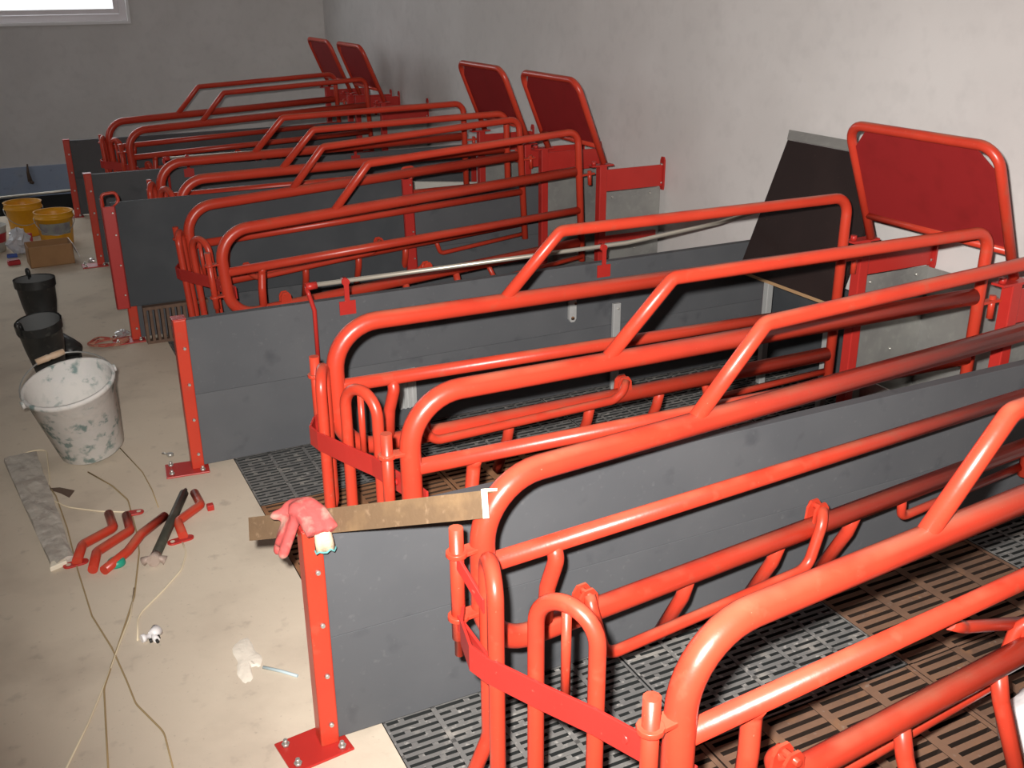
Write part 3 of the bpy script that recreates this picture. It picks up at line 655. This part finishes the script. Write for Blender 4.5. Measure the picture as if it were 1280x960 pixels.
# strings
def string(label, pts, m, r=.0024):
    b = MB(); b.tube([atZ(px, py, r) for px, py in pts], r, fil=.12, n=6, fseg=5); tag(part('string', b, m), label, 'string', 'strings on the aisle floor')
string('cream string from the plaster-crusted board to the bent red bars', [(12, 574), (40, 563), (58, 562), (62, 600), (58, 622), (85, 634), (125, 639), (158, 640)], STRW)
string('cream string curling from the hooked red bar past the white fitting', [(224, 669), (233, 690), (227, 712), (205, 737), (172, 770), (172, 800)], STRW)
string('tan string crossing the long cream one near the white fitting', [(110, 590), (140, 607), (160, 625), (172, 670), (174, 690), (168, 745), (150, 800), (130, 860), (133, 920), (136, 975)], STRT)
string('cream string meeting a tan string halfway between white fitting and red bars', [(168, 735), (163, 770), (148, 808), (133, 850), (110, 905), (82, 962)], STRW)
string('tan string leaving the plaster-crusted board and bending beside the white plaster', [(48, 588), (70, 620), (84, 660), (97, 712), (115, 770), (140, 810), (158, 850), (170, 880), (205, 915), (220, 975)], STRT, .0022)
string('short tan string beside the bolted foot of the rodded post', [(150, 560), (178, 590), (190, 612), (198, 634)], STRT, .0018)
# white plastic fitting
p = atZ(190, 800); root = empty('white_fitting', (p.x, p.y, 0), .3); tag(root, 'small white plastic pipe fitting lying on the aisle', 'fitting')
b = MB(); b.tube([(-.024, .006, .012), (-.014, .006, .012), (-.013, .006, .012), (.0, .002, .012)], .01, n=12, radii=[.011, .011, .006, .007]); part('plug', b, WHITE, root)
b = MB(); b.tube([(.0, .0, .014), (.022, .012, .014)], .015, n=14, radii=[.011, .017]); b.tube([(.006, .004, .012), (.004, -.022, .009)], .008, n=10); part('body', b, WHITE, root)
b = MB(); b.tube([(.004, -.022, .009), (.003, -.031, .008)], .0045, n=8); b.cyl((-.008, -.016, .004), (-.008, -.010, .013), .004, 8); b.cyl((.014, -.014, .004), (.014, -.008, .013), .004, 8); part('gasket', b, RUBBER, root, label='black gasket')
# plaster spill, strip, scrap
b = MB(); rnd = random.Random(9); ol = [(300, 800), (312, 799), (318, 812), (327, 820), (326, 832), (314, 835), (316, 850), (304, 853), (297, 842), (296, 825), (290, 812)]
ol2 = []
for i in range(len(ol)):
    A_, B_, C_, D_ = (Vector(ol[(i+k) % len(ol)]) for k in (-1, 0, 1, 2))
    for u in (0, .25, .5, .75): ol2.append(.5*((2*B_)+(C_-A_)*u+(2*A_-5*B_+4*C_-D_)*u*u+(3*B_-A_-3*C_+D_)*u**3)+Vector((rnd.uniform(-1, 1), rnd.uniform(-1, 1))))
lo = [atZ(*q_) for q_ in ol2]; ctr = sum(lo, Vector())/len(lo)
b.rings([[v for v in lo], [ctr.lerp(v, .8)+Vector((0, 0, .003+rnd.random()*.002)) for v in lo], [ctr.lerp(v, .35)+Vector((0, 0, .005)) for v in lo]], caps=(False, True)); tag(part('plaster_spill', b, PLAST), 'flat splash of white plaster on the aisle floor', 'plaster')
b = MB(); b.tube([atZ(329, 834, .004), atZ(352, 839, .004), atZ(372, 845, .004)], .004, n=8); tag(part('plastic_strip', b, STICK), 'pale blue strip beside the white plaster splash', 'strip')
a_ = atZ(62, 612); c_ = atZ(90, 618); b = MB(); b.rings([[a_+Vector((0, .004, .004)), a_+Vector((.0, -.004, .002))], [a_.lerp(c_, .5)+Vector((0, .012, .012)), a_.lerp(c_, .5)+Vector((0, -.014, .001))], [c_+Vector((.01, .022, .003)), c_+Vector((-.01, -.022, .0))]], closed=False, caps=(False, False), smooth=False)
o = part('dry_scrap', b, LEAF); o.modifiers.new('solid', 'SOLIDIFY').thickness = .002; tag(o, 'curled dark brown scrap beside the plaster-crusted board', 'scrap')
p = atZ(213, 571); root = empty('loose_bolt', (p.x, p.y, 0)); tag(root, 'loose zinc bolt lying beside the foot of the rodded post', 'bolt')
b = MB(); b.cyl((0, 0, .004), (0, 0, .014), .012, 6); part('head', b, BOLT, root); b = MB(); b.cyl((0, 0, .008), (-.022, .03, .006), .004, 8); part('shank', b, BOLT, root)
# white sack at the foot of the nearest crate
b = MB(); p = atZ(1330, 925); rnd = random.Random(4); R = []
for i in range(7):
    th = math.pi/2*i/6.3; rr = math.cos(th)**.6
    R.append([(p.x+.15*rr*math.cos(2*math.pi*j/24)*(1+.06*math.sin(5*j)), p.y+.13*rr*math.sin(2*math.pi*j/24)*(1+.05*math.sin(3.3*j)), .002+.10*math.sin(th)+.004*math.sin(2.1*j)*(i > 0)) for j in range(24)])
b.rings(R); tag(part('white_sack', b, SACK), 'crumpled white sack lying on the rusty grates inside the askew crate', 'sack')
